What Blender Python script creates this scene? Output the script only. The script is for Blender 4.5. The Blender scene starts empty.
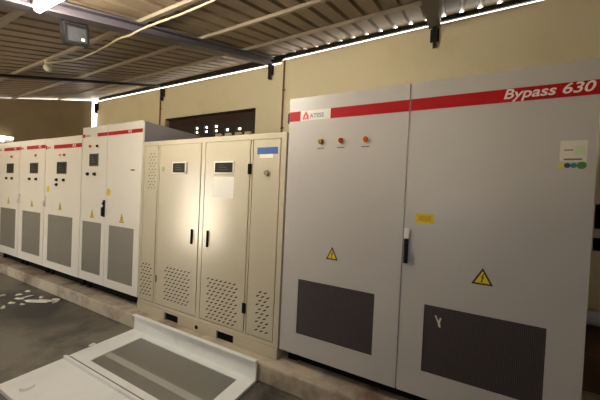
import bpy, bmesh, math, random
from mathutils import Vector, Matrix
random.seed(7)
C = bpy.context.scene.collection
FZ = 0.25                      # every height below is measured from the cabinets' underside; the floor lies 0.25 lower


def lin(c):
    return tuple(((v / 255) / 12.92 if v / 255 <= .04045 else ((v / 255 + .055) / 1.055) ** 2.4) for v in c)


# ------------------------------------------------------------------ materials
def nn(nt, t, **kw):
    n = nt.nodes.new(t)
    for k, v in kw.items():
        setattr(n, k, v)
    return n


def mat(name, col, rough=.5, metal=0., var=.08, scale=6., bump=0., spec=.5, col2=None, c2lo=.45, c2hi=.65, c2scale=3., detail=6., emit=0., coat=0.):
    m = bpy.data.materials.new(name)
    m.use_nodes = True
    nt = m.node_tree
    b = nt.nodes['Principled BSDF']
    b.inputs['Roughness'].default_value = rough
    b.inputs['Metallic'].default_value = metal
    b.inputs['Specular IOR Level'].default_value = spec
    if coat:
        b.inputs['Coat Weight'].default_value = coat
        b.inputs['Coat Roughness'].default_value = .18
    c = lin(col) + (1,)
    tc = nn(nt, 'ShaderNodeTexCoord')
    if emit:
        b.inputs['Base Color'].default_value = c
        b.inputs['Emission Color'].default_value = c
        b.inputs['Emission Strength'].default_value = emit
        return m
    no = nn(nt, 'ShaderNodeTexNoise')
    no.inputs['Scale'].default_value = scale
    no.inputs['Detail'].default_value = detail
    nt.links.new(tc.outputs['Object'], no.inputs['Vector'])
    mx = nn(nt, 'ShaderNodeMix', data_type='RGBA')
    mx.inputs[6].default_value = tuple(v * (1 - var) for v in c[:3]) + (1,)
    mx.inputs[7].default_value = tuple(min(1, v * (1 + var)) for v in c[:3]) + (1,)
    nt.links.new(no.outputs['Fac'], mx.inputs[0])
    out = mx.outputs[2]
    if col2 is not None:
        n2 = nn(nt, 'ShaderNodeTexNoise')
        n2.inputs['Scale'].default_value = c2scale
        n2.inputs['Detail'].default_value = 8
        n2.inputs['Roughness'].default_value = .65
        nt.links.new(tc.outputs['Object'], n2.inputs['Vector'])
        mr = nn(nt, 'ShaderNodeMapRange')
        mr.inputs[1].default_value = c2lo
        mr.inputs[2].default_value = c2hi
        nt.links.new(n2.outputs['Fac'], mr.inputs[0])
        m2 = nn(nt, 'ShaderNodeMix', data_type='RGBA')
        nt.links.new(mr.outputs[0], m2.inputs[0])
        nt.links.new(out, m2.inputs[6])
        m2.inputs[7].default_value = lin(col2) + (1,)
        out = m2.outputs[2]
    nt.links.new(out, b.inputs['Base Color'])
    if bump:
        bp = nn(nt, 'ShaderNodeBump')
        bp.inputs['Strength'].default_value = bump
        bp.inputs['Distance'].default_value = .01
        nt.links.new(no.outputs['Fac'], bp.inputs['Height'])
        nt.links.new(bp.outputs['Normal'], b.inputs['Normal'])
    return m


def perforated(name, col, hole, pitch, ax=('X', 'Z'), rough=.5, thr=.15, metal=0.):
    """sheet with a regular grid of small dark holes"""
    m = bpy.data.materials.new(name)
    m.use_nodes = True
    nt = m.node_tree
    b = nt.nodes['Principled BSDF']
    b.inputs['Roughness'].default_value = rough
    b.inputs['Metallic'].default_value = metal
    tc = nn(nt, 'ShaderNodeTexCoord')
    sp = nn(nt, 'ShaderNodeSeparateXYZ')
    nt.links.new(tc.outputs['Object'], sp.inputs[0])
    sines = []
    for a in ax:
        mu = nn(nt, 'ShaderNodeMath', operation='MULTIPLY')
        mu.inputs[1].default_value = math.pi / pitch
        nt.links.new(sp.outputs[a], mu.inputs[0])
        s = nn(nt, 'ShaderNodeMath', operation='SINE')
        nt.links.new(mu.outputs[0], s.inputs[0])
        sines.append(s)
    pr = nn(nt, 'ShaderNodeMath', operation='MULTIPLY')
    nt.links.new(sines[0].outputs[0], pr.inputs[0])
    nt.links.new(sines[1].outputs[0], pr.inputs[1])
    ab = nn(nt, 'ShaderNodeMath', operation='ABSOLUTE')
    nt.links.new(pr.outputs[0], ab.inputs[0])
    mr = nn(nt, 'ShaderNodeMapRange')
    mr.inputs[1].default_value = thr
    mr.inputs[2].default_value = thr + .25
    nt.links.new(ab.outputs[0], mr.inputs[0])
    mx = nn(nt, 'ShaderNodeMix', data_type='RGBA')
    nt.links.new(mr.outputs[0], mx.inputs[0])
    mx.inputs[6].default_value = lin(col) + (1,)
    mx.inputs[7].default_value = lin(hole) + (1,)
    nt.links.new(mx.outputs[2], b.inputs['Base Color'])
    return m


M = {}
M['grey'] = mat('light grey enamel', (190, 185, 179), .36, var=.02, scale=3)
M['white'] = mat('white enamel', (230, 226, 216), .36, var=.02, scale=3)
M['beige'] = mat('beige enamel', (196, 187, 164), .2, var=.03, scale=4, spec=.75)
M['beige_edge'] = mat('beige seam', (120, 106, 78), .6, var=.05)
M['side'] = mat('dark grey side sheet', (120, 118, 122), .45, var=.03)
M['dark'] = mat('dark gap steel', (22, 19, 17), .9, var=.1, spec=.1)
M['black'] = mat('black plastic', (18, 17, 17), .5, var=.05, spec=.25)
M['red'] = mat('red band', (176, 10, 16), .55, var=.03, spec=.25)
M['logo_red'] = mat('logo red', (225, 40, 60), .4, var=.02)
M['logo_grey'] = mat('logo grey', (120, 132, 128), .5, var=.02)
M['letter'] = mat('pale lettering', (240, 232, 224), .5, var=.02)
M['patch'] = mat('white patch', (225, 220, 210), .4, var=.02)
M['yellow'] = mat('yellow vinyl', (226, 200, 20), .5, var=.03)
M['amber_patch'] = mat('amber print', (216, 168, 12), .5, var=.05)
M['sign_black'] = mat('sign black', (45, 35, 18), .5, var=.03)
M['mesh_dark'] = perforated('dark vent mesh', (90, 80, 79), (38, 34, 34), .009)
M['mesh_grey'] = perforated('grey vent mesh', (168, 162, 152), (72, 66, 58), .010)
M['screen'] = mat('display glass', (44, 44, 38), .5, var=.25, scale=30, spec=.15)
M['screen_pale'] = mat('display print', (150, 145, 128), .3, var=.1)
M['bezel'] = mat('dark display frame', (70, 66, 58), .5, var=.05)
M['label_paper'] = mat('label paper', (222, 214, 200), .6, var=.04)
M['label_green'] = mat('label green tint', (205, 214, 180), .6, var=.04)
M['ink'] = mat('grey ink', (120, 112, 104), .7, var=.05)
M['dot_yellow'] = mat('yellow dot', (214, 204, 60), .5, var=.02)
M['dot_navy'] = mat('navy dot', (26, 48, 72), .5, var=.02)
M['dot_teal'] = mat('teal dot', (30, 110, 140), .5, var=.02)
M['dot_green'] = mat('green dot', (60, 130, 40), .5, var=.02)
M['lens_olive'] = mat('olive amber lens', (150, 118, 50), .25, var=.05)
M['lens_red'] = mat('red lens', (190, 62, 44), .25, var=.05)
M['lens_orange'] = mat('orange lens', (216, 92, 40), .25, var=.05)
M['lens_rim'] = mat('cream lamp rim', (232, 215, 176), .4, var=.03)
M['blue'] = mat('blue label', (44, 84, 150), .5, var=.05)
M['paper'] = mat('white paper', (238, 234, 222), .7, var=.04, bump=.1)
M['tray'] = mat('white sheet steel', (240, 241, 238), .34, var=.03, scale=2, col2=(226, 225, 218), c2lo=.5, c2hi=.75, c2scale=3)
M['stiff'] = mat('dull mesh backing', (172, 170, 164), .4, var=.05)
M['tray_mesh'] = perforated('door mesh', (190, 186, 178), (78, 74, 70), .009, ('X', 'Y'), .3, metal=.3)
M['wall'] = mat('yellow painted plaster', (250, 236, 197), .75, var=.05, scale=1.3, bump=.15, col2=(240, 222, 176), c2lo=.5, c2hi=.8, c2scale=1.1)
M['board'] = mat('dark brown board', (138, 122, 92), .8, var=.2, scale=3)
M['brick'] = mat('dark brick', (92, 74, 60), .85, var=.25, scale=9, bump=.3)
M['wall_line'] = mat('rusty conduit', (140, 100, 62), .7, var=.15, scale=12)
M['roof'] = mat('weathered roof sheet', (142, 124, 100), .55, .0, var=.22, scale=3, bump=.05, col2=(104, 88, 70), c2lo=.45, c2hi=.75, c2scale=1.5)
M['purlin'] = mat('tan purlin steel', (158, 144, 124), .55, var=.1, scale=10)
M['beam'] = mat('blue grey beam paint', (92, 86, 92), .5, var=.12, scale=8)
M['iron'] = mat('dark iron', (40, 32, 24), .6, var=.15, scale=14)
M['floor'] = mat('dusty concrete floor', (126, 120, 108), .4, var=.3, scale=2.2, bump=.2, col2=(62, 58, 52), c2lo=.48, c2hi=.62, c2scale=1.1)
M['plinth'] = mat('worn cement kerb', (196, 184, 162), .8, var=.15, scale=9, bump=.4, col2=(124, 102, 84), c2lo=.46, c2hi=.68, c2scale=2.2)
M['yard'] = mat('pale yard concrete', (200, 190, 170), .8, var=.1, scale=1)
M['hood'] = mat('dark brown board', (62, 40, 30), .7, var=.25, scale=6)
M['grille'] = mat('dark grille blocks', (66, 58, 46), .8, var=.2, scale=12)
M['tube_on'] = mat('lit tube', (255, 247, 232), emit=130)
M['tube_fill'] = mat('added fill tube', (255, 246, 236), emit=14)
M['tube_wall'] = mat('lit tube at the end wall', (255, 246, 230), emit=5)
M['lamp_body'] = mat('white lamp body', (225, 222, 215), .4, var=.03)
M['cable'] = mat('cream cable', (176, 162, 132), .5, var=.05)
M['flood_glass'] = mat('flood lamp glass', (58, 58, 60), .4, var=.5, scale=18, spec=.25)
M['flood_led'] = mat('pale diode plate', (225, 220, 205), .4, var=.03)
M['bulb'] = mat('milky bulb', (236, 230, 214), .25, var=.02)
M['knob'] = mat('brushed knob', (196, 184, 156), .25, .6, var=.04)
M['pipe'] = mat('white plastic pipe', (232, 232, 230), .35, var=.02)
M['ledge'] = mat('brown masonry', (96, 70, 50), .85, var=.25, scale=8, bump=.4)
M['green'] = mat('green lamp', (150, 170, 120), .4, var=.03)


# a dark damp stain with ragged edges on the floor, where the white scraps lie
nt = M['floor'].node_tree
b_ = nt.nodes['Principled BSDF']
src = b_.inputs['Base Color'].links[0].from_socket
tc = nn(nt, 'ShaderNodeTexCoord')
no = nn(nt, 'ShaderNodeTexNoise')
no.inputs['Scale'].default_value = 2.5
no.inputs['Detail'].default_value = 5
nt.links.new(tc.outputs['Object'], no.inputs['Vector'])
dist = nn(nt, 'ShaderNodeVectorMath', operation='DISTANCE')
sc_ = nn(nt, 'ShaderNodeVectorMath', operation='MULTIPLY')
sc_.inputs[1].default_value = (.75, 1.9, 0)
nt.links.new(tc.outputs['Object'], sc_.inputs[0])
nt.links.new(sc_.outputs[0], dist.inputs[0])
dist.inputs[1].default_value = (-3.2 * .75, -.42 * 1.9, 0)
ad = nn(nt, 'ShaderNodeMath', operation='ADD')
nt.links.new(dist.outputs['Value'], ad.inputs[0])
nt.links.new(no.outputs['Fac'], ad.inputs[1])
mr = nn(nt, 'ShaderNodeMapRange')
mr.inputs[1].default_value, mr.inputs[2].default_value = .75, 1.35
mr.inputs[3].default_value, mr.inputs[4].default_value = 1, 0
nt.links.new(ad.outputs[0], mr.inputs[0])
mx = nn(nt, 'ShaderNodeMix', data_type='RGBA')
nt.links.new(mr.outputs[0], mx.inputs[0])
nt.links.new(src, mx.inputs[6])
mx.inputs[7].default_value = lin((46, 42, 38)) + (1,)
nt.links.new(mx.outputs[2], b_.inputs['Base Color'])


# ------------------------------------------------------------------ mesh builder
class MB:
    def __init__(s):
        s.bm = bmesh.new()
        s.mats = []

    def mi(s, m):
        m = M[m] if isinstance(m, str) else m
        if m not in s.mats:
            s.mats.append(m)
        return s.mats.index(m)

    def box(s, x0, x1, y0, y1, z0, z1, m, bevel=0.):
        b = bmesh.new()
        bmesh.ops.create_cube(b, size=1)
        for v in b.verts:
            v.co = Vector(((x0 + x1) / 2 + v.co.x * (x1 - x0), (y0 + y1) / 2 + v.co.y * (y1 - y0), (z0 + z1) / 2 + v.co.z * (z1 - z0)))
        if bevel:
            bmesh.ops.bevel(b, geom=b.edges[:], offset=bevel, segments=2, affect='EDGES', profile=.5)
        return s.merge(b, m)

    def merge(s, b, m, smooth=False):
        i = s.mi(m)
        vm = {v: s.bm.verts.new(v.co) for v in b.verts}
        for f in b.faces:
            try:
                n = s.bm.faces.new([vm[v] for v in f.verts])
                n.material_index = i
                n.smooth = smooth
            except ValueError:
                pass
        b.free()
        return s

    def cyl(s, p, axis, r, h, m, seg=20, r2=None, smooth=False):
        """cylinder from p along axis for length h"""
        b = bmesh.new()
        bmesh.ops.create_cone(b, cap_ends=True, segments=seg, radius1=r, radius2=r if r2 is None else r2, depth=h)
        q = Vector((0, 0, 1)).rotation_difference(Vector(axis).normalized()).to_matrix().to_4x4()
        bmesh.ops.transform(b, matrix=Matrix.Translation(Vector(p) + Vector(axis).normalized() * h / 2) @ q, verts=b.verts[:])
        return s.merge(b, m, smooth)

    def ball(s, p, r, m, sc=(1, 1, 1), seg=16):
        b = bmesh.new()
        bmesh.ops.create_uvsphere(b, u_segments=seg, v_segments=seg // 2, radius=r)
        for v in b.verts:
            v.co = Vector(p) + Vector((v.co.x * sc[0], v.co.y * sc[1], v.co.z * sc[2]))
        return s.merge(b, m, True)

    def poly(s, pts, y0, y1, m):
        """prism: outline in X-Z, extruded from y0 to y1 (y0 is the front)"""
        i = s.mi(m)
        a = [s.bm.verts.new((x, y0, z)) for x, z in pts]
        b = [s.bm.verts.new((x, y1, z)) for x, z in pts]
        fs = [s.bm.faces.new(a), s.bm.faces.new(b[::-1])]
        n = len(pts)
        for k in range(n):
            fs.append(s.bm.faces.new([a[k], b[k], b[(k + 1) % n], a[(k + 1) % n]]))
        for f in fs:
            f.material_index = i
        return s

    def hexa(s, v8, m):
        """8 corners: bottom ring of four, top ring of four"""
        i = s.mi(m)
        v = [s.bm.verts.new(p) for p in v8]
        for q in ((3, 2, 1, 0), (4, 5, 6, 7), (0, 1, 5, 4), (1, 2, 6, 5), (2, 3, 7, 6), (3, 0, 4, 7)):
            s.bm.faces.new([v[k] for k in q]).material_index = i
        return s

    def build(s, name, parent=None, origin=(0, 0, 0)):
        bmesh.ops.recalc_face_normals(s.bm, faces=s.bm.faces[:])
        me = bpy.data.meshes.new(name)
        s.bm.to_mesh(me)
        s.bm.free()
        for m in s.mats:
            me.materials.append(m)
        o = bpy.data.objects.new(name, me)
        C.objects.link(o)
        org = Vector(origin)
        if parent is not None:
            p = parent
            while p.parent is not None:
                p = p.parent
            org = p.location.copy()
            o.parent = parent
        else:
            o.location = org
        off = Vector((0, 0, FZ)) - org
        me.transform(Matrix.Translation(off))
        return o


def tag(o, label, cat, group=None, kind=None):
    o['label'] = label
    o['category'] = cat
    if group:
        o['group'] = group
    if kind:
        o['kind'] = kind
    return o


def thing(name, loc, label, cat, group=None):
    o = bpy.data.objects.new(name, None)
    o.empty_display_size = .1
    C.objects.link(o)
    o.location = (loc[0], loc[1], loc[2] + FZ)
    return tag(o, label, cat, group)


def struct(o, label, cat):
    return tag(o, label, cat, None, 'structure')


def text(name, body, x, z, size, m, parent, y=-.0025, shear=0., bold=.0, sx=1., align='LEFT'):
    cu = bpy.data.curves.new(name, 'FONT')
    cu.body = body
    cu.size = size
    cu.shear = shear
    cu.extrude = .0006
    cu.offset = bold
    cu.align_x = align
    cu.align_y = 'CENTER'
    cu.materials.append(M[m])
    o = bpy.data.objects.new(name, cu)
    C.objects.link(o)
    p = parent
    while p.parent is not None:
        p = p.parent
    o.parent = parent
    o.location = Vector((x, y, z + FZ)) - p.location
    me = bpy.data.meshes.new_from_object(o)
    me.transform(Matrix.Rotation(math.pi / 2, 4, 'X') @ Matrix.Diagonal((sx, 1, 1, 1)))
    m2 = bpy.data.objects.new(name, me)
    m2.location = o.location
    bpy.data.objects.remove(o)
    bpy.data.curves.remove(cu)
    C.objects.link(m2)
    m2.name = name
    m2.parent = parent
    return m2


# ------------------------------------------------------------------ setting
def sheet_z(x, y):              # underside of the roof sheet's flats
    return 2.897 + .304 * y + .015 * (x + 1.5)


WX0, WX1, WY, FY = -6.66, 3.6, 1.9, -3.3

MB().box(-6.9, 3.9, -3.4, 2.2, -.40, -.25, 'floor').build('floor')
struct(bpy.data.objects['floor'], 'dusty dark grey concrete floor with brown worn patches', 'floor')
MB().box(-60, 40, -50, -3.4, -.45, -.27, 'yard').build('yard_paving')
struct(bpy.data.objects['yard_paving'], 'pale concrete yard outside the open front of the shed', 'paving')
g = MB()
g.box(-6.64, 3.58, -.10, 1.9, -.25, -.10, 'plinth', .012)
struct(g.build('floor_plinth'), 'raised worn cement plinth that carries the row of cabinets', 'plinth')

# back wall: three bays with two ventilation openings
g = MB()


def wallbox(x0, x1, z0, z1a, z1b=None, y0=WY, y1=WY + .1):
    z1b = z1a if z1b is None else z1b
    g.hexa([(x0, y0, z0), (x1, y0, z0), (x1, y1, z0), (x0, y1, z0), (x0, y0, z1a), (x1, y0, z1b), (x1, y1, z1b), (x0, y1, z1a)], 'wall')


OX0, OX1, OZ0, OZ1 = -4.05, -1.77, 2.24, 2.68
wallbox(-6.60, -4.22, -.25, 3.316, 3.322)
wallbox(-4.22, OX0, -.25, 3.325)
wallbox(OX0, OX1, -.25, OZ0)
wallbox(OX0, OX1, OZ1, 3.325, 3.332)
wallbox(OX1, -1.30, -.25, 3.333)
VX0, VX1, VZ0, VZ1 = 2.46, 3.3, .82, 1.29
wallbox(-1.30, VX0, -.25, 3.380, 3.452)
wallbox(VX0, VX1, -.25, VZ0)
wallbox(VX0, VX1, VZ1, 3.452, 3.467)
wallbox(VX1, WX1, -.25, 3.467)
struct(g.build('wall_back'), 'yellow plastered back wall with daylight along its top', 'wall')

# end wall, its top follows the roof a little below the sheet
g = MB()
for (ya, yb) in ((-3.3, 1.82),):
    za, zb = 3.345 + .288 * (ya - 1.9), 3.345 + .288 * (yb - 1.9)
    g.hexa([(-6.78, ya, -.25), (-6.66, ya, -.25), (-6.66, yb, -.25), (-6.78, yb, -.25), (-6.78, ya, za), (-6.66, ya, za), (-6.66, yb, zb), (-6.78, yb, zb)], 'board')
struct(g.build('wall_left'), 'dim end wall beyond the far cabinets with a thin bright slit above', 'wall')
g = MB()
for (ya, yb) in ((-3.3, 2.0),):
    za, zb = sheet_z(3.6, ya), sheet_z(3.6, yb)
    g.hexa([(3.6, ya, -.25), (3.72, ya, -.25), (3.72, yb, -.25), (3.6, yb, -.25), (3.6, ya, za), (3.72, ya, za), (3.72, yb, zb), (3.6, yb, zb)], 'brick')
struct(g.build('wall_right'), 'dark brick wall closing the shed past the large bypass cabinet', 'wall')
g = MB()
g.box(-6.78, -5.15, -3.42, -3.3, -.25, 1.80, 'brick')
g.box(-3.8, .7, -3.42, -3.3, -.25, 1.86, 'brick')
g.box(.7, 1.5, -3.42, -3.3, -.25, 1.0, 'brick')  # unseen opening above, added for the soft highlight on the bypass cabinet
g.box(.7, 1.5, -3.42, -3.3, 1.45, 1.88, 'brick')
g.box(1.5, 3.72, -3.42, -3.3, -.25, 1.90, 'brick')
struct(g.build('wall_front'), 'dark brick front wall beside the open side of the shed', 'wall')

# roof sheet with raised ribs
g = MB()
i = g.mi('roof')
prof = []
x = -6.95
while x < 3.9:
    prof += [(x, 0), (x + .135, 0), (x + .148, .040), (x + .177, .040)]
    x += .19
ys = [-3.55 + k * (2.0 + 3.55) / 8 for k in range(9)]
rows = [[g.bm.verts.new((px, y, sheet_z(px, y) + pz)) for px, pz in prof] for y in ys]
for a, b in zip(rows, rows[1:]):
    for k in range(len(prof) - 1):
        g.bm.faces.new([a[k], a[k + 1], b[k + 1], b[k]]).material_index = i
struct(g.build('ceiling'), 'underside of the ribbed brown metal roof sheets', 'ceiling')


def sloped_bar(x0, x1, y0, y1, dz0, dz1, m, flange=None):
    v = []
    for dz in (dz0, dz1):
        for (px, py) in ((x0, y0), (x1, y0), (x1, y1), (x0, y1)):
            v.append((px, py, sheet_z(px, py) + dz))
    return v


BEAMS = [(-4.25, 'roof beam above the tall white inverter cabinet'),
         (-1.50, 'blue grey roof beam carrying the flood lamp'), (.91, 'roof beam above the large bypass cabinet')]
for bx, lb in BEAMS:
    g = MB()
    if bx < -4:
        g.hexa(sloped_bar(bx - .03, bx + .03, -3.3, 1.89, -.075, -.0365, 'iron'), 'iron')
        struct(g.build('roof_beam'), lb, 'beam')
        continue
    g.hexa(sloped_bar(bx - .065, bx + .065, -3.3, 1.89, -.125, -.112, 'beam'), 'beam')
    g.hexa(sloped_bar(bx - .006, bx + .006, -3.3, 1.89, -.112, -.050, 'beam'), 'beam')
    g.hexa(sloped_bar(bx - .065, bx + .065, -3.3, 1.89, -.050, -.0365, 'beam'), 'beam')
    struct(g.build('roof_beam'), lb, 'beam')
PUR = [(-2.45, 'purlin nearest the open front of the shed'), (-1.73, 'second purlin in from the open front'),
       (-1.01, 'tan purlin beside the lit tube lamp'), (-.31, 'tan purlin with the cream cable hung along it'),
       (.42, 'tan purlin right above the cabinet fronts'), (1.18, 'tan purlin above the cabinet backs, next to the wall purlin')]
for py, lb in PUR:
    g = MB()
    g.hexa(sloped_bar(-6.7, 3.58, py - .022, py + .022, -.035, -.001, 'purlin'), 'purlin')
    struct(g.build('purlin'), lb, 'purlin')
g = MB()
for (xa, za, xb, zb) in ((-6.6, 3.358, -1.30, 3.378), (-1.30, 3.422, 3.58, 3.510)):
    y0, y1 = 1.925, 1.955
    g.hexa([(xa, y0, za), (xb, y0, zb), (xb, y1, zb), (xa, y1, za),
            (xa, y0, sheet_z(xa, y0) - .001), (xb, y0, sheet_z(xb, y0) - .001), (xb, y1, sheet_z(xb, y1) - .001), (xa, y1, sheet_z(xa, y1) - .001)], 'iron')
struct(g.build('purlin'), 'dark wall purlin along the top of the yellow wall', 'purlin')

# rusty conduits on the wall at the beam ends
for cx, zt, lb in ((-1.235, 3.37, 'thin rusty conduit down the wall beside the bypass cabinet'), (-4.20, 3.31, 'thin rusty conduit down the wall behind the tall inverter cabinet')):
    g = MB()
    g.cyl((cx, 1.885, -.1), (0, 0, 1), .014, zt + .1, 'wall_line', 10)
    for z in (.6, 1.5, 2.3, 2.9):
        g.box(cx - .03, cx + .03, 1.893, 1.8995, z - .012, z + .012, 'wall_line')
    struct(g.build('trim_1' if cx > -2 else 'trim_2'), lb, 'conduit')

# iron brackets under the beam ends
for bx, lb in ((-6.57, 'small iron bracket in the far corner of the wall'), (-4.13, 'small iron bracket on the wall above the tall inverter cabinet'),
               (-1.49, 'small iron bracket where the flood lamp beam meets the wall'), (.915, 'small iron bracket above the bypass cabinet')):
    zt = sheet_z(bx, 1.85) - .125
    r = thing('wall_bracket', (bx, 1.9, zt - .24), lb, 'bracket', 'iron brackets under the beam ends')
    g = MB()
    g.box(bx - .05, bx + .05, 1.885, 1.899, zt - .16, zt, 'iron', .003)
    g.build('plate', r)
    g = MB()
    g.poly([(bx - .03, zt), (bx + .03, zt), (bx + .022, zt - .20), (bx + .03, zt - .24), (bx - .015, zt - .24), (bx - .012, zt - .10)], 1.83, 1.885, 'iron')
    g.build('hook', r)

# ventilation opening with a grille (back wall, middle)
r = thing('ventilation_grille', (-2.9, 1.95, OZ0), 'dark ventilation opening with small bright square holes, high on the back wall', 'vent')
g = MB()
g.box(OX0, OX1, 1.99, 2.01, 2.50, OZ1, 'hood')
g.box(OX0 + .002, OX1 - .002, 1.905, 1.99, OZ1 - .02, OZ1 - .001, 'hood')
g.box(OX1 - .02, OX1 - .001, 1.905, 1.99, OZ0 + .001, OZ1 - .02, 'hood')
g.build('hood_board', r)
g = MB()
holes = {0: [-3.21, -2.96, -2.71], 1: [-3.21, -2.96, -2.71, -2.44, -2.16]}
cols = [-3.46, -3.21, -2.96, -2.71, -2.44, -2.16, -1.90]
rowsz = [(2.425, 2.475), (2.345, 2.393)]
zc = [OZ0, rowsz[1][0], rowsz[1][1], rowsz[0][0], rowsz[0][1], 2.50]
for k in range(5):
    if k in (0, 2, 4):
        g.box(OX0, OX1, 1.955, 2.005, zc[k], zc[k + 1], 'grille')
    else:
        hs = holes[0] if k == 3 else holes[1]
        edges = [OX0] + [e for h in hs for e in (h - .045, h + .045)] + [OX1]
        for a, b in zip(edges[0::2], edges[1::2]):
            g.box(a, b, 1.955, 2.005, zc[k], zc[k + 1], 'grille')
g.build('grille', r)
for cxx in [-2.6, -2.37, -2.14, -1.93]:
    g = MB()
    g.box(cxx - .065, cxx + .065, 1.90, 1.953, OZ0 + .001, OZ0 + .055, 'wall', .012)
    g.build('sill_block', r)

# dark louvred vent beyond the bypass cabinet
r = thing('louvre_vent', (2.9, 1.95, VZ0), 'dark wall vent with one pale rail, beyond the bypass cabinet', 'vent')
g = MB()
g.box(VX0, VX1, 1.985, 2.0, VZ0, VZ1, 'dark')
g.build('back_board', r)
g = MB()
for zz in (.86, .90, 1.08, 1.13, 1.18, 1.23):
    g.hexa([(VX0 + .002, 1.93, zz), (VX1 - .002, 1.93, zz), (VX1 - .002, 1.98, zz + .03), (VX0 + .002, 1.98, zz + .03),
            (VX0 + .002, 1.93, zz + .008), (VX1 - .002, 1.93, zz + .008), (VX1 - .002, 1.98, zz + .038), (VX0 + .002, 1.98, zz + .038)], 'dark')
g.build('louvre', r)
g = MB()
g.box(VX0 + .002, VX1 - .002, 1.89, 1.93, .955, 1.045, 'patch', .004)
g.build('rail', r)

# brown masonry ledge with a white pipe (right of the bypass cabinet, by the wall)
g = MB()
g.box(2.0, 3.4, .86, 1.899, -.10, .165, 'ledge', .015)
tag(g.build('masonry_ledge', None, (2.7, 1.7, -.1 + FZ)), 'low brown masonry ledge on the plinth beyond the bypass cabinet', 'ledge')
g = MB()
b = bmesh.new()
prof_p = [(.055, 0), (.068, 0), (.068, .12), (.062, .13), (.062, 1.1), (.055, 1.1)]
g.cyl((2.1, 1.62, .166 + .066), (1, 0, 0), .066, 1.2, 'pipe', 24, smooth=False)
g.cyl((2.28, 1.62, .166 + .066), (1, 0, 0), .0662, .1, 'pipe', 24)
b.free()
tag(g.build('plastic_pipe', None, (2.7, 1.62, .166 + FZ)), 'white plastic pipe lying on the brown ledge beyond the bypass cabinet', 'pipe')


# ------------------------------------------------------------------ cabinet fittings
def box_part(name, parent, x0, x1, y0, y1, z0, z1, m, bevel=0., label=None):
    o = MB().box(x0, x1, y0, y1, z0, z1, m, bevel).build(name, parent)
    if label:
        o['label'] = label
    return o


def warning(parent, cx, z0, w, h, k=.70):
    g = MB()
    g.poly([(cx - w / 2, z0), (cx + w / 2, z0), (cx, z0 + h)], -.0015, 0, 'sign_black')
    zc = z0 + h / 3
    g.poly([(cx - w / 2 * k, zc - h / 3 * k), (cx + w / 2 * k, zc - h / 3 * k), (cx, zc + h * 2 / 3 * k)], -.0025, -.0015, 'yellow')
    s = h / 100
    bolt = [(4, 34), (-8, 6), (-1, 8), (-6, -12), (-10, -10), (-3, -22), (3, -10), (-1, -11), (8, 14), (1, 12), (9, 32)]
    g.poly([(cx + a * s, zc + b * s) for a, b in bolt], -.0033, -.0025, 'sign_black')
    o = g.build('warning_sign', parent)
    o['label'] = 'yellow and black high voltage triangle sticker'
    return o


def lamp(parent, x, z, r, lens, rim='lens_rim'):
    g = MB()
    g.cyl((x, 0, z), (0, -1, 0), r * 1.35, .006, rim, 20)
    g.cyl((x, -.006, z), (0, -1, 0), r, .010, lens, 20)
    g.ball((x, -.016, z), r * .98, lens, (1, .5, 1))
    return g.build('indicator_lamp', parent)


def button(parent, x, z, r):
    g = MB()
    g.cyl((x, 0, z), (0, -1, 0), r * 1.3, .005, 'bezel', 18)
    g.cyl((x, -.005, z), (0, -1, 0), r, .016, 'black', 18)
    return g.build('push_button', parent)


def display(parent, x0, x1, z0, z1, frame='bezel', t=.016, name='display'):
    g = MB()
    g.box(x0, x1, -.008, 0, z0, z1, frame, .003)
    g.box(x0 + t, x1 - t, -.0095, -.008, z0 + t, z1 - t, 'screen')
    w, h = x1 - x0, z1 - z0
    for k in range(3):
        g.box(x0 + w * .25, x0 + w * (.72 - .1 * k), -.0101, -.0095, z0 + h * (.30 + .18 * k), z0 + h * (.36 + .18 * k), 'bezel')
    return g.build(name, parent)


def handle(parent, x, z0, z1, w=.032, top=None, hm='black'):
    g = MB()
    g.box(x - w / 2, x + w / 2, -.010, 0, z0, z1, hm, .004)
    g.box(x - w * .32, x + w * .32, -.034, -.010, z0 + .012, z1 - (z1 - z0) * .42, hm, .006)
    g.cyl((x, -.010, z1 - (z1 - z0) * .2), (0, -1, 0), w * .36, .012, hm, 14)
    if top:
        g.box(x - w * .62, x + w * .62, -.012, 0, z1, z1 + top, 'patch', .005)
    o = g.build('handle', parent)
    o['label'] = 'black swing handle' if hm == 'black' else 'pale swing handle'
    return o


def vent_mesh(parent, x0, x1, z0, z1, m, frame):
    g = MB()
    g.box(x0, x1, -.0015, .001, z0, z1, m)
    return g.build('vent_mesh', parent)


def door_leaf(parent, x0, x1, z0, z1, m, mesh=None, y1=.022):
    """door slab with a raised rim; a recess is left where the vent mesh sits"""
    g = MB()
    if mesh:
        a, b, c, d = mesh
        for q in ((x0, a, z0, z1), (b, x1, z0, z1), (a, b, z0, c), (a, b, d, z1)):
            g.box(q[0], q[1], 0, y1, q[2], q[3], m)
    else:
        g.box(x0, x1, 0, y1, z0, z1, m, .003)
    return g.build('door', parent)


def recess_mesh(parent, x0, x1, z0, z1, m):
    g = MB()
    g.box(x0, x1, .005, .012, z0, z1, m)
    return g.build('vent_mesh', parent)


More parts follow.
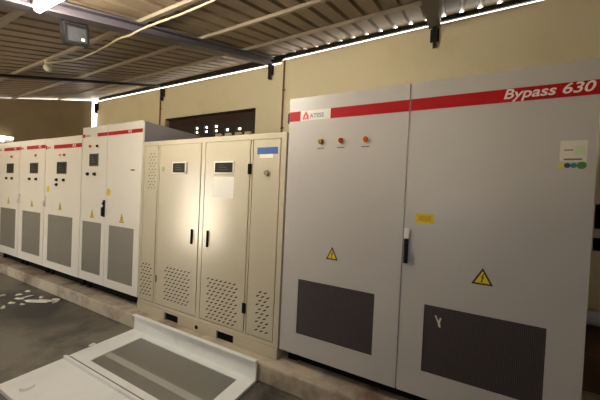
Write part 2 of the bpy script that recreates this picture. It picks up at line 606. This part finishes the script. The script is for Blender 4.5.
def brand(parent, x0, ztop, zbot, k=1.):
    """white patch with a small red flame mark and grey lettering, in the red band"""
    h = ztop - zbot
    g = MB()
    a = x0 + .02 * k
    w = h * .78 * k
    g.poly([(a, zbot), (a + w * .30, zbot), (a + w * .36, zbot + h * .30), (a + w * .5, zbot + h * .58), (a + w * .64, zbot + h * .30),
            (a + w * .70, zbot), (a + w, zbot), (a + w * .96, zbot + h * .42), (a + w * .52, zbot + h), (a + w * .10, zbot + h * .45)], -.002, 0, 'logo_red')
    g.ball((a + w * .5, -.001, zbot + h * .14), h * .11, 'logo_red', (1, .3, 1))
    g.build('logo_mark', parent)
    text('logo_lettering', 'ATESS', a + w * 1.22, zbot + h * .36, h * .68, 'logo_grey', parent, sx=.95 * k, bold=.001)


def base_frame(root, x0, x1, z1, feet=True):
    g = MB()
    g.box(x0 + .03, x1 - .03, .10, .74, -.10, z1 - .04, 'dark')
    g.box(x0 + .01, x1 - .01, .065, .76, z1 - .04, z1 - .001, 'dark')
    for fx in (x0 + .04, x1 - .12):
        g.box(fx, fx + .08, .08, .13, -.0995, z1 - .04, 'dark')
    g.build('base_frame', root)


# ------------------------------------------------------------------ the large bypass cabinet
W = .8955
r = thing('bypass_cabinet', (W, .4, -.10), 'large light grey cabinet with two doors and a red band reading Bypass 630', 'cabinet')
base_frame(r, 0, 2 * W, 0)
g = MB()
g.box(.004, 2 * W - .004, .022, .80, 0, 1.995, 'grey', .004)
g.build('body', r)
box_part('side_lug', r, -.036, .004, .03, .07, 1.815, 1.90, 'black', .008)
BT, BB = 1.895, 1.820
dl = door_leaf(r, 0, W - .004, .003, 1.998, 'grey', (.143, .730, .168, .594))
recess_mesh(dl, .143, .730, .168, .594, 'mesh_dark')
box_part('red_band', dl, .002, .098, -.0015, 0, BB, BT, 'red')
box_part('logo_patch', dl, .098, .346, -.001, 0, BB, BT, 'patch')
brand(dl, .098, BT - .002, BB + .008)
box_part('red_band', dl, .346, W - .005, -.0015, 0, BB, BT, 'red')
for lx, ls in ((.280, 'lens_olive'), (.438, 'lens_red'), (.617, 'lens_orange')):
    lamp(dl, lx, 1.652, .019, ls)
    box_part('caption_plate', dl, lx - .028, lx + .028, -.001, 0, 1.598, 1.607, 'ink')
warning(dl, .410, .782, .092, .096)
dr = door_leaf(r, W + .004, 2 * W, .003, 1.998, 'grey', (1.041, 1.640, .168, .594))
recess_mesh(dr, 1.041, 1.640, .168, .594, 'mesh_dark')
box_part('red_band', dr, W + .005, 2 * W - .002, -.0015, 0, BB, BT, 'red')
text('lettering', 'Bypass 630', 1.386, 1.862, .0755, 'letter', dr, y=-.0028, shear=.22, bold=.0012, sx=1.12)
handle(dr, W + .020, .835, .995, .028, .068)
g = MB()
g.box(.964, 1.070, -.001, 0, 1.104, 1.164, 'yellow')
g.box(.980, 1.054, -.0016, -.001, 1.117, 1.151, 'amber_patch')
g.build('yellow_sticker', dr)
warning(dr, 1.339, .773, .108, .099)
g = MB()
g.box(1.648, 1.754, -.001, 0, 1.482, 1.592, 'label_paper')
g.box(1.704, 1.748, -.0015, -.001, 1.515, 1.565, 'label_green')
g.box(1.664, 1.736, -.0015, -.001, 1.490, 1.499, 'ink')
g.box(1.664, 1.700, -.0015, -.001, 1.540, 1.546, 'ink')
for px, rr, cc in ((1.655, .013, 'dot_yellow'), (1.680, .013, 'dot_navy'), (1.705, .013, 'dot_teal'), (1.736, .019, 'dot_green')):
    g.cyl((px, 0, 1.463), (0, -1, 0), rr, .0015, cc, 20)
g.build('efficiency_label', dr)
g = MB()
g.poly([(1.103, .535), (1.112, .537), (1.124, .505), (1.133, .528), (1.141, .526), (1.134, .495), (1.139, .468), (1.126, .470), (1.122, .492)], .003, .005, 'label_paper')
g.build('tape_scrap', dr)


# ------------------------------------------------------------------ the white inverter cabinets
def logo_band(leaf, x0, x1, zb, zt, k=.86):
    box_part('red_band', leaf, x0 + .002, x0 + .075 * k, -.0015, 0, zb, zt, 'red')
    box_part('logo_patch', leaf, x0 + .075 * k, x0 + .40 * k, -.001, 0, zb, zt, 'patch')
    brand(leaf, x0 + .075 * k, zt - .002, zb + .004, 1.1 * k)


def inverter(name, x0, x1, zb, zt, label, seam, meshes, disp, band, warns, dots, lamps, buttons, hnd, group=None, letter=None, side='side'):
    r = thing(name, ((x0 + x1) / 2, .4, -.10), label, 'cabinet', group)
    base_frame(r, x0, x1, zb)
    g = MB()
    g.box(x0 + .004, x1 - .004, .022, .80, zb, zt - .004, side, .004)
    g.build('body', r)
    cuts = [x0] + ([seam] if seam else []) + [x1]
    leaves = []
    for k, (a, b) in enumerate(zip(cuts, cuts[1:])):
        a2, b2 = (a + .003, b - .003)
        lf = door_leaf(r, a2, b2, zb + .003, zt, 'white', meshes[k])
        recess_mesh(lf, *meshes[k], 'mesh_grey')
        leaves.append((lf, a2, b2))

    def on(x):
        for lf, a, b in leaves:
            if a <= x <= b:
                return lf
        return leaves[0][0]
    k = (x1 - x0)
    logo_band(leaves[0][0], leaves[0][1], leaves[0][2], band[0], band[1], .86 if k > 1.1 else .62)
    s0 = leaves[0][1] + .40 * (.86 if k > 1.1 else .62)
    for lf, a, b in leaves:
        box_part('red_band', lf, max(a, s0) + .001, b - .001, -.0015, 0, band[0], band[1], 'red')
    if letter:
        text('lettering', letter[0], letter[1], (band[0] + band[1]) / 2, (band[1] - band[0]) * .95, 'letter', on(letter[1]), y=-.0028, shear=.2, bold=.001)
    display(on(disp[0]), *disp)
    for w in warns:
        warning(on(w[0]), w[0], w[1] - .005, .088, .105, .86)
    for d in dots:
        g = MB()
        g.cyl((d[0], 0, d[1]), (0, -1, 0), .042, .0012, 'yellow', 24)
        g.build('round_sticker', on(d[0]))
    for l in lamps:
        lamp(on(l[0]), l[0], l[1], .016, l[2])
    for b in buttons:
        button(on(b[0]), b[0], b[1], .018)
    for h in hnd:
        handle(on(h[0]), *h)
    return r, leaves


rD, lD = inverter('inverter_cabinet', -3.085, -1.845, .030, 1.985, 'tallest white cabinet of the far row, with two doors and a red band', -2.515,
                  [(-3.027, -2.595, .140, .787), (-2.435, -1.948, .130, .780)], (-2.90, -2.70, 1.487, 1.645), (1.855, 1.898),
                  [(-2.809, .845), (-2.184, .835)], [(-2.462, 1.176)], [(-2.883, 1.738, 'lens_red'), (-2.723, 1.736, 'black')],
                  [(-2.930, 1.389), (-2.771, 1.389)], [(-2.545, .87, 1.075, .04)], None, ('PCS', -2.11))
box_part('latch', lD[1][0], -2.03, -1.97, -.008, 0, 1.432, 1.448, 'bezel', .002)
GR = 'lower white inverter cabinets of the far row'
inverter('inverter_cabinet', -4.095, -3.095, .027, 1.895, 'lower white cabinet right beside the tallest one', None,
         [(-3.970, -3.280, .130, .803)], (-3.735, -3.474, 1.386, 1.553), (1.740, 1.793), [(-3.626, .89)], [(-3.99, 1.165)],
         [(-3.531, 1.646, 'lens_red'), (-3.66, 1.646, 'lens_rim')], [(-3.733, 1.302), (-3.537, 1.302), (-3.733, 1.235)], [(-4.05, .90, 1.06, .026, None, 'patch')], GR, ('PCS', -3.33))
for k, (a, lb) in enumerate(((-4.970, 'lower white cabinet, second beyond the tallest one'), (-5.845, 'lower white cabinet, third beyond the tallest one, last of the row'))):
    d = a + 4.970
    inverter('inverter_cabinet', a, a + .870, .027, 1.900, lb, None,
             [(-4.825 + d, -4.205 + d, .150, .802)], (-4.585 + d, -4.322 + d, 1.388, 1.550), (1.760, 1.812), [(-4.50 + d, .885)], [],
             [(-4.39 + d, 1.66, 'lens_red')], [(-4.586 + d, 1.303), (-4.366 + d, 1.303)], [(-4.93 + d, .90, 1.06, .026, None, 'patch')], GR, ('PCS', -4.32 + d))

# ------------------------------------------------------------------ the beige cabinet
r = thing('transformer_cabinet', (-.93, .4, -.10), 'beige steel cabinet with perforated doors between the white cabinets and the bypass cabinet', 'cabinet')
X0, X1, ZB, ZT = -1.832, -.018, -.098, 1.745
g = MB()
g.box(X0, X1, .012, .80, .0, ZT, 'beige', .006)
g.box(X0, X0 + .03, .0, .012, .0, ZT, 'beige')
g.box(X1 - .045, X1, .0, .012, .0, ZT, 'beige')
g.box(X0 + .03, X1 - .045, .0, .012, ZT - .045, ZT, 'beige')
g.box(X0 + .03, X1 - .045, .0, .012, .0, .03, 'beige')
for a, b in ((-1.577, -1.547), (-.951, -.896), (-.371, -.343)):
    g.box(a + .006, b - .006, .003, .012, .03, ZT - .045, 'beige')
g.build('body', r)
# base rail with two lifting pockets
g = MB()
pk = [(-1.378, -1.180), (-.668, -.470)]
xs = [X0] + [e for p in pk for e in p] + [X1]
for a, b in zip(xs[0::2], xs[1::2]):
    g.box(a, b, -.006, .78, ZB, -.001, 'beige')
for a, b in pk:
    g.box(a, b, -.006, .05, -.022, -.001, 'beige')
    g.box(a, b, .012, .78, ZB, -.022, 'dark')
g.cyl((-.918, -.006, -.058), (0, -1, 0), .018, .006, 'dark', 14)
g.build('base_rail', r)


def slots(parent, x0, x1, z0, z1, px=.052, pz=.036, w=.040, h=.011):
    g = MB()
    g.box(x0 - .03, x1 + .03, -.0003, .001, z0 - .02, z1 + .02, 'beige')
    n = int((z1 - z0) / pz)
    for j in range(n + 1):
        z = z0 + j * pz
        off = px / 2 if j % 2 else 0
        x = x0 + off
        while x <= x1 + 1e-4:
            pts = []
            for k in range(8):
                t = k / 8 * 2 * math.pi
                u, v = math.cos(t) * w / 2, math.sin(t) * h / 2
                c, s = math.cos(.45), math.sin(.45)
                pts.append((x + u * c - v * s, z + u * s + v * c))
            g.poly(pts, -.0006, .0, 'dark')
            x += px
    o = g.build('perforated_field', parent)
    return o


def beige_door(x0, x1, zb=.036, zt=ZT - .050):
    g = MB()
    g.box(x0, x1, 0, .011, zb, zt, 'beige', .003)
    return g.build('door', r)


sp = MB().box(X0 + .034, -1.580, 0, .011, .036, ZT - .050, 'beige', .003).build('vent_panel', r)
slots(sp, -1.715, -1.600, 1.25, 1.635, .05, .033, .022, .010)
slots(sp, -1.785, -1.625, .10, .435)
d1 = beige_door(-1.545, -.954)
slots(d1, -1.395, -1.055, .115, .465)
display(d1, -1.345, -1.135, 1.401, 1.522, 'patch', .014)
box_part('display_latch', d1, -1.150, -1.128, -.018, -.008, 1.41, 1.515, 'patch', .003)
g = MB()
g.cyl((-1.492, 0, 1.452), (0, -1, 0), .022, .008, 'green', 20)
g.build('green_lamp', d1)
for z in (.298,):
    box_part('hinge', d1, -1.545, -1.525, -.010, 0, z - .035, z + .035, 'beige_edge', .004)
box_part('handle', d1, -1.038, -1.022, -.020, 0, .724, .868, 'dark', .006, 'dark narrow pull handle')
d2 = beige_door(-.893, -.373)
slots(d2, -.800, -.462, .070, .450)
display(d2, -.776, -.541, 1.405, 1.520, 'patch', .014)
box_part('paper_sheet', d2, -.778, -.540, -.0015, 0, 1.190, 1.380, 'paper', 0, 'white paper notice')
box_part('handle', d2, -.830, -.812, -.020, 0, .722, .876, 'dark', .006, 'dark narrow pull handle')
for z in (.249, 1.448):
    box_part('hinge', d2, -.388, -.350, -.012, 0, z - .045, z + .045, 'dark', .006)
p3 = MB().box(-.338, -.072, 0, .011, .036, ZT - .050, 'beige', .003).build('side_panel', r)
slots(p3, -.235, -.125, .095, .445)
box_part('blue_label', p3, -.300, -.096, -.0012, 0, 1.572, 1.628, 'blue')
box_part('white_label', p3, -.272, -.140, -.0012, 0, 1.540, 1.572, 'paper')
g = MB()
g.cyl((-.190, 0, 1.415), (0, -1, 0), .030, .006, 'beige', 24)
g.cyl((-.190, -.006, 1.415), (0, -1, 0), .024, .022, 'knob', 24, .019)
g.build('knob', p3)

# ------------------------------------------------------------------ cabinet door panel lying on the floor
r = thing('loose_cabinet_door', (-.9, -.6, -.25), 'white sheet steel cabinet door with a mesh field lying face up on the floor', 'door')
TX0, TX1, TY0, TY1 = -1.688, -.128, -1.12, -.125
g = MB()
zt, z0 = -.226, -.249
mx0, mx1, my0, my1 = -1.462, -.258, -.640, -.195
for q in ((TX0, mx0, -.70, TY1), (mx1, TX1, -.70, TY1), (mx0, mx1, -.70, my0), (mx0, mx1, my1, TY1)):
    g.box(q[0], q[1], q[2], q[3], z0, zt, 'tray')
g.box(TX0, TX1, TY1, TY1 + .018, z0, -.072, 'tray', .003)
g.box(TX0, TX1, TY1 - .022, TY1, -.080, -.072, 'tray')
g.build('frame', r)
g = MB()
g.box(mx0, mx1, my0, my1, -.242, -.234, 'tray_mesh')
g.build('vent_mesh', r)
g = MB()
g.box(mx0, mx1, -.535, -.480, -.234, -.232, 'stiff')
g.build('stiffener', r)
g = MB()
g.box(TX0, TX1, TY0, -.735, z0, zt - .004, 'tray', .003)
g.build('solid_panel', r)
g = MB()
g.box(TX0, TX1, -.735, -.712, z0, zt + .018, 'tray', .006)
g.build('ridge', r)
box_part('groove', r, TX0 + .02, TX1 - .02, -.712, -.692, z0, zt + .001, 'ink')
g = MB()
g.box(TX0, TX1, TY0 - .02, TY0, z0, zt + .01, 'tray', .003)
g.build('front_flange', r)
g = MB()
g.cyl((-1.478, -1.035, zt - .004), (0, 0, 1), .042, .016, 'tray', 28, .036)
g.build('cap', r)

# ------------------------------------------------------------------ ceiling lamps, flood lamp, cable
def under(x, y, d):
    return sheet_z(x, y) - d


ly = -1.05
def tube_lamp(x0, y, label, tm='tube_on'):
    r = thing('tube_lamp', (x0 + .6, y, under(x0 + .6, y, .13)), label, 'lamp', 'fluorescent tube lamps under the roof')
    z = under(x0 + .5, y, .10)
    x1 = x0 + 1.21
    g = MB()
    g.box(x0, x1, y - .025, y + .025, z - .004, z + .045, 'lamp_body', .005)
    g.build('batten', r)
    g = MB()
    g.cyl((x0 + .03, y, z - .034), (1, 0, 0), .024, 1.15, tm, 20, smooth=True)
    g.build('tube', r)
    for ex in (x0 + .004, x1 - .032):
        g = MB()
        g.box(ex, ex + .028, y - .018, y + .018, z - .062, z - .004, 'lamp_body', .004)
        g.build('end_cap', r)


tube_lamp(-1.47, -1.05, 'lit fluorescent tube lamp under the roof beside the blue grey beam')
tube_lamp(.15, -1.75, 'unseen fill tube added under the roof to brighten the bypass cabinet', 'tube_fill')  # unseen lamp, added to brighten the upper part of the bypass cabinet

r = thing('wall_tube_lamp', (-6.66, -.1, 2.03), 'pair of lit tubes on the far end wall, above the last cabinet', 'lamp')
g = MB()
g.box(-6.659, -6.62, -.85, .42, 2.02, 2.13, 'lamp_body', .006)
g.build('batten', r)
for zz, yy in ((2.115, .41), (2.035, .27)):
    g = MB()
    g.cyl((-6.60, -.82, zz), (0, 1, 0), .02, yy + .82, 'tube_wall', 16, smooth=True)
    g.build('tube', r)

# flood lamp hung under the beam, facing along the row
r = thing('flood_lamp', (-1.5, -.80, 2.34), 'square black flood lamp hung under the blue grey roof beam', 'lamp')
cy, cz = -.80, 2.412
ca, sa = math.cos(.29), math.sin(.29)


def tilt(y, z):
    y, z = y * .9, z * .9
    return (cy + y * ca - z * sa * .3, cz + y * sa + z)


def tbox(g, x0, x1, y0, y1, z0, z1, m):
    v = []
    for zz in (z0, z1):
        for (px, py) in ((x0, y0), (x1, y0), (x1, y1), (x0, y1)):
            yy, z2 = tilt(py, zz)
            v.append((px, yy, z2))
    g.hexa(v, m)


g = MB()
tbox(g, -1.53, -1.485, -.092, .092, -.078, .078, 'black')
for a in (-.06, -.02, .02, .06):
    tbox(g, -1.555, -1.53, a - .006, a + .006, -.06, .06, 'black')
for q in ((-.092, .092, .060, .078), (-.092, .092, -.078, -.060), (-.092, -.074, -.060, .060), (.074, .092, -.060, .060)):
    tbox(g, -1.485, -1.470, *q, 'black')
g.build('housing', r)
g = MB()
tbox(g, -1.485, -1.478, -.074, .074, -.060, .060, 'flood_glass')
g.build('glass', r)
g = MB()
tbox(g, -1.478, -1.476, .034, .058, -.046, -.026, 'flood_led')
g.build('diode_plate', r)
g = MB()
tbox(g, -1.512, -1.500, -.104, -.092, -.01, .10, 'black')
tbox(g, -1.512, -1.500, .092, .104, -.01, .10, 'black')
tbox(g, -1.512, -1.500, -.104, .104, .10, .112, 'black')
g.build('bracket', r)

# cream cable from the bulb holder, under the beam, along the purlin
def curve(name, pts, rad, m):
    cu = bpy.data.curves.new(name, 'CURVE')
    cu.dimensions = '3D'
    cu.bevel_depth = rad
    cu.bevel_resolution = 3
    cu.use_fill_caps = True
    sp = cu.splines.new('BEZIER')
    sp.bezier_points.add(len(pts) - 1)
    for bp, p in zip(sp.bezier_points, pts):
        bp.co = (p[0], p[1], p[2] + FZ)
        bp.handle_left_type = bp.handle_right_type = 'AUTO'
    cu.materials.append(M[m])
    o = bpy.data.objects.new(name, cu)
    C.objects.link(o)
    return o


cb = curve('power_cable', [(x, y, under(x, y, d)) for x, y, d in ((-3.195, -.345, .07), (-2.9, -.40, .13), (-2.71, -.29, .125), (-2.4, -.27, .12), (-2.06, -.30, .12), (-1.68, -.36, .13),
                           (-1.53, -.36, .137), (-1.38, -.37, .13), (-1.2, -.35, .115), (-.89, -.35, .12), (-.58, -.36, .12), (-.1, -.35, .09), (.5, -.33, .06))], .009, 'cable')
me = bpy.data.meshes.new_from_object(cb.evaluated_get(bpy.context.evaluated_depsgraph_get()))
old = cb
cb = bpy.data.objects.new('power_cable', me)
bpy.data.objects.remove(old)
C.objects.link(cb)
cb.name = 'power_cable'
tag(cb, 'cream cable sagging under the roof purlin and the beam', 'cable')
r = thing('bulb_holder', (-3.27, -.31, under(-3.27, -.31, .14)), 'small milky white bulb under the purlin at the end of the cream cable', 'lamp')
zz = under(-3.27, -.31, .037)
MB().cyl((-3.27, -.31, zz), (0, 0, -1), .035, .04, 'lamp_body', 20).build('socket', r)
g = MB()
g.ball((-3.27, -.31, zz - .075), .045, 'bulb', (1, 1, 1.1))
g.build('bulb', r)


# ------------------------------------------------------------------ white scraps on the floor
def scrap(x, y, a, b, rz, h, label, group=None, z=-.25):
    bm = bmesh.new()
    bmesh.ops.create_icosphere(bm, subdivisions=2, radius=1)
    for v in bm.verts:
        k = 1 + random.uniform(-.42, .42)
        v.co = Vector((v.co.x * a * k, v.co.y * b * k, max(0, (v.co.z + .3)) * h * .6 * (1 + random.uniform(-.4, .4))))
    bmesh.ops.rotate(bm, matrix=Matrix.Rotation(rz, 3, 'Z'), verts=bm.verts[:])
    bmesh.ops.translate(bm, vec=(x, y, z), verts=bm.verts[:])
    g = MB()
    g.merge(bm, 'paper')
    return tag(g.build('paper_scrap', None, (x, y, z + FZ)), label, 'paper scrap', group)


scrap(-3.37, -.30, .16, .035, .55, .03, 'largest, longest white paper scrap on the dark floor by the plinth')
scrap(-1.722, -.489, .035, .025, .3, .03, 'white paper scrap on the floor at the edge of the loose mesh door')
SG = 'white paper scraps on the floor by the plinth'
for (x, y, a) in ((-3.65, -.38, .05), (-3.55, -.49, .035), (-3.46, -.59, .045), (-3.66, -.29, .05), (-3.27, -.16, .05), (-3.83, -.33, .035),
                  (-3.96, -.47, .04), (-3.75, -.62, .05), (-3.40, -.44, .025), (-3.18, -.20, .03), (-3.60, -.70, .04), (-3.9, -.22, .03), (-3.50, -.22, .03)):
    scrap(x, y, a, a * random.uniform(.35, .7), random.uniform(0, 3), .022, 'small crumpled white scrap scattered on the dark floor near the plinth', SG)

# ------------------------------------------------------------------ camera
f, yaw, pitch, roll = 280., -.476, -.0175, .046
cyw, syw = math.cos(yaw), math.sin(yaw)
fw = Vector((syw * math.cos(pitch), cyw * math.cos(pitch), math.sin(pitch)))
rt = Vector((cyw, -syw, 0))
up = rt.cross(fw)
r2 = rt * math.cos(roll) + up * math.sin(roll)
u2 = -rt * math.sin(roll) + up * math.cos(roll)
cam = bpy.data.cameras.new('camera')
cam.sensor_width = 36
cam.lens = f / 600 * 36
cam.clip_start = .05
co = bpy.data.objects.new('camera', cam)
C.objects.link(co)
mw = Matrix((r2, u2, -fw)).transposed().to_4x4()
mw.translation = Vector((1.122, -1.933, 1.245 + FZ))
co.matrix_world = mw
bpy.context.scene.camera = co

# ------------------------------------------------------------------ light
sc = bpy.context.scene
w = bpy.data.worlds.new('overcast sky')
sc.world = w
w.use_nodes = True
bg = w.node_tree.nodes['Background']
bg.inputs[0].default_value = (1.0, .98, .94, 1)
bg.inputs[1].default_value = 6
# the doorway and an added window for the bypass highlight let the daylight in
for nm, cx, cz, sx, sz in (('doorway_daylight', -4.475, .82, 1.35, 2.15), ('added_window_daylight', 1.1, 1.225, .8, .45)):
    pl = bpy.data.lights.new(nm, 'AREA')
    pl.shape = 'RECTANGLE'
    pl.size, pl.size_y = sx, sz
    pl.cycles.is_portal = True
    po = bpy.data.objects.new(nm, pl)
    C.objects.link(po)
    po.location = (cx, -3.45, cz + FZ)
    po.rotation_euler = (math.pi / 2, 0, 0)
sun = bpy.data.lights.new('sun', 'SUN')
sun.energy = 64
sun.angle = .01
sun.color = (1, .96, .88)
so = bpy.data.objects.new('sun', sun)
C.objects.link(so)
so.rotation_euler = (math.radians(-5), 0, 0)

sc.cycles.use_denoising = True
sc.cycles.max_bounces = 12
sc.cycles.diffuse_bounces = 6
vs = sc.view_settings
vs.view_transform = 'Standard'
vs.look = 'None'
vs.gamma = 1
vs.use_curve_mapping = False
vs.exposure = .2
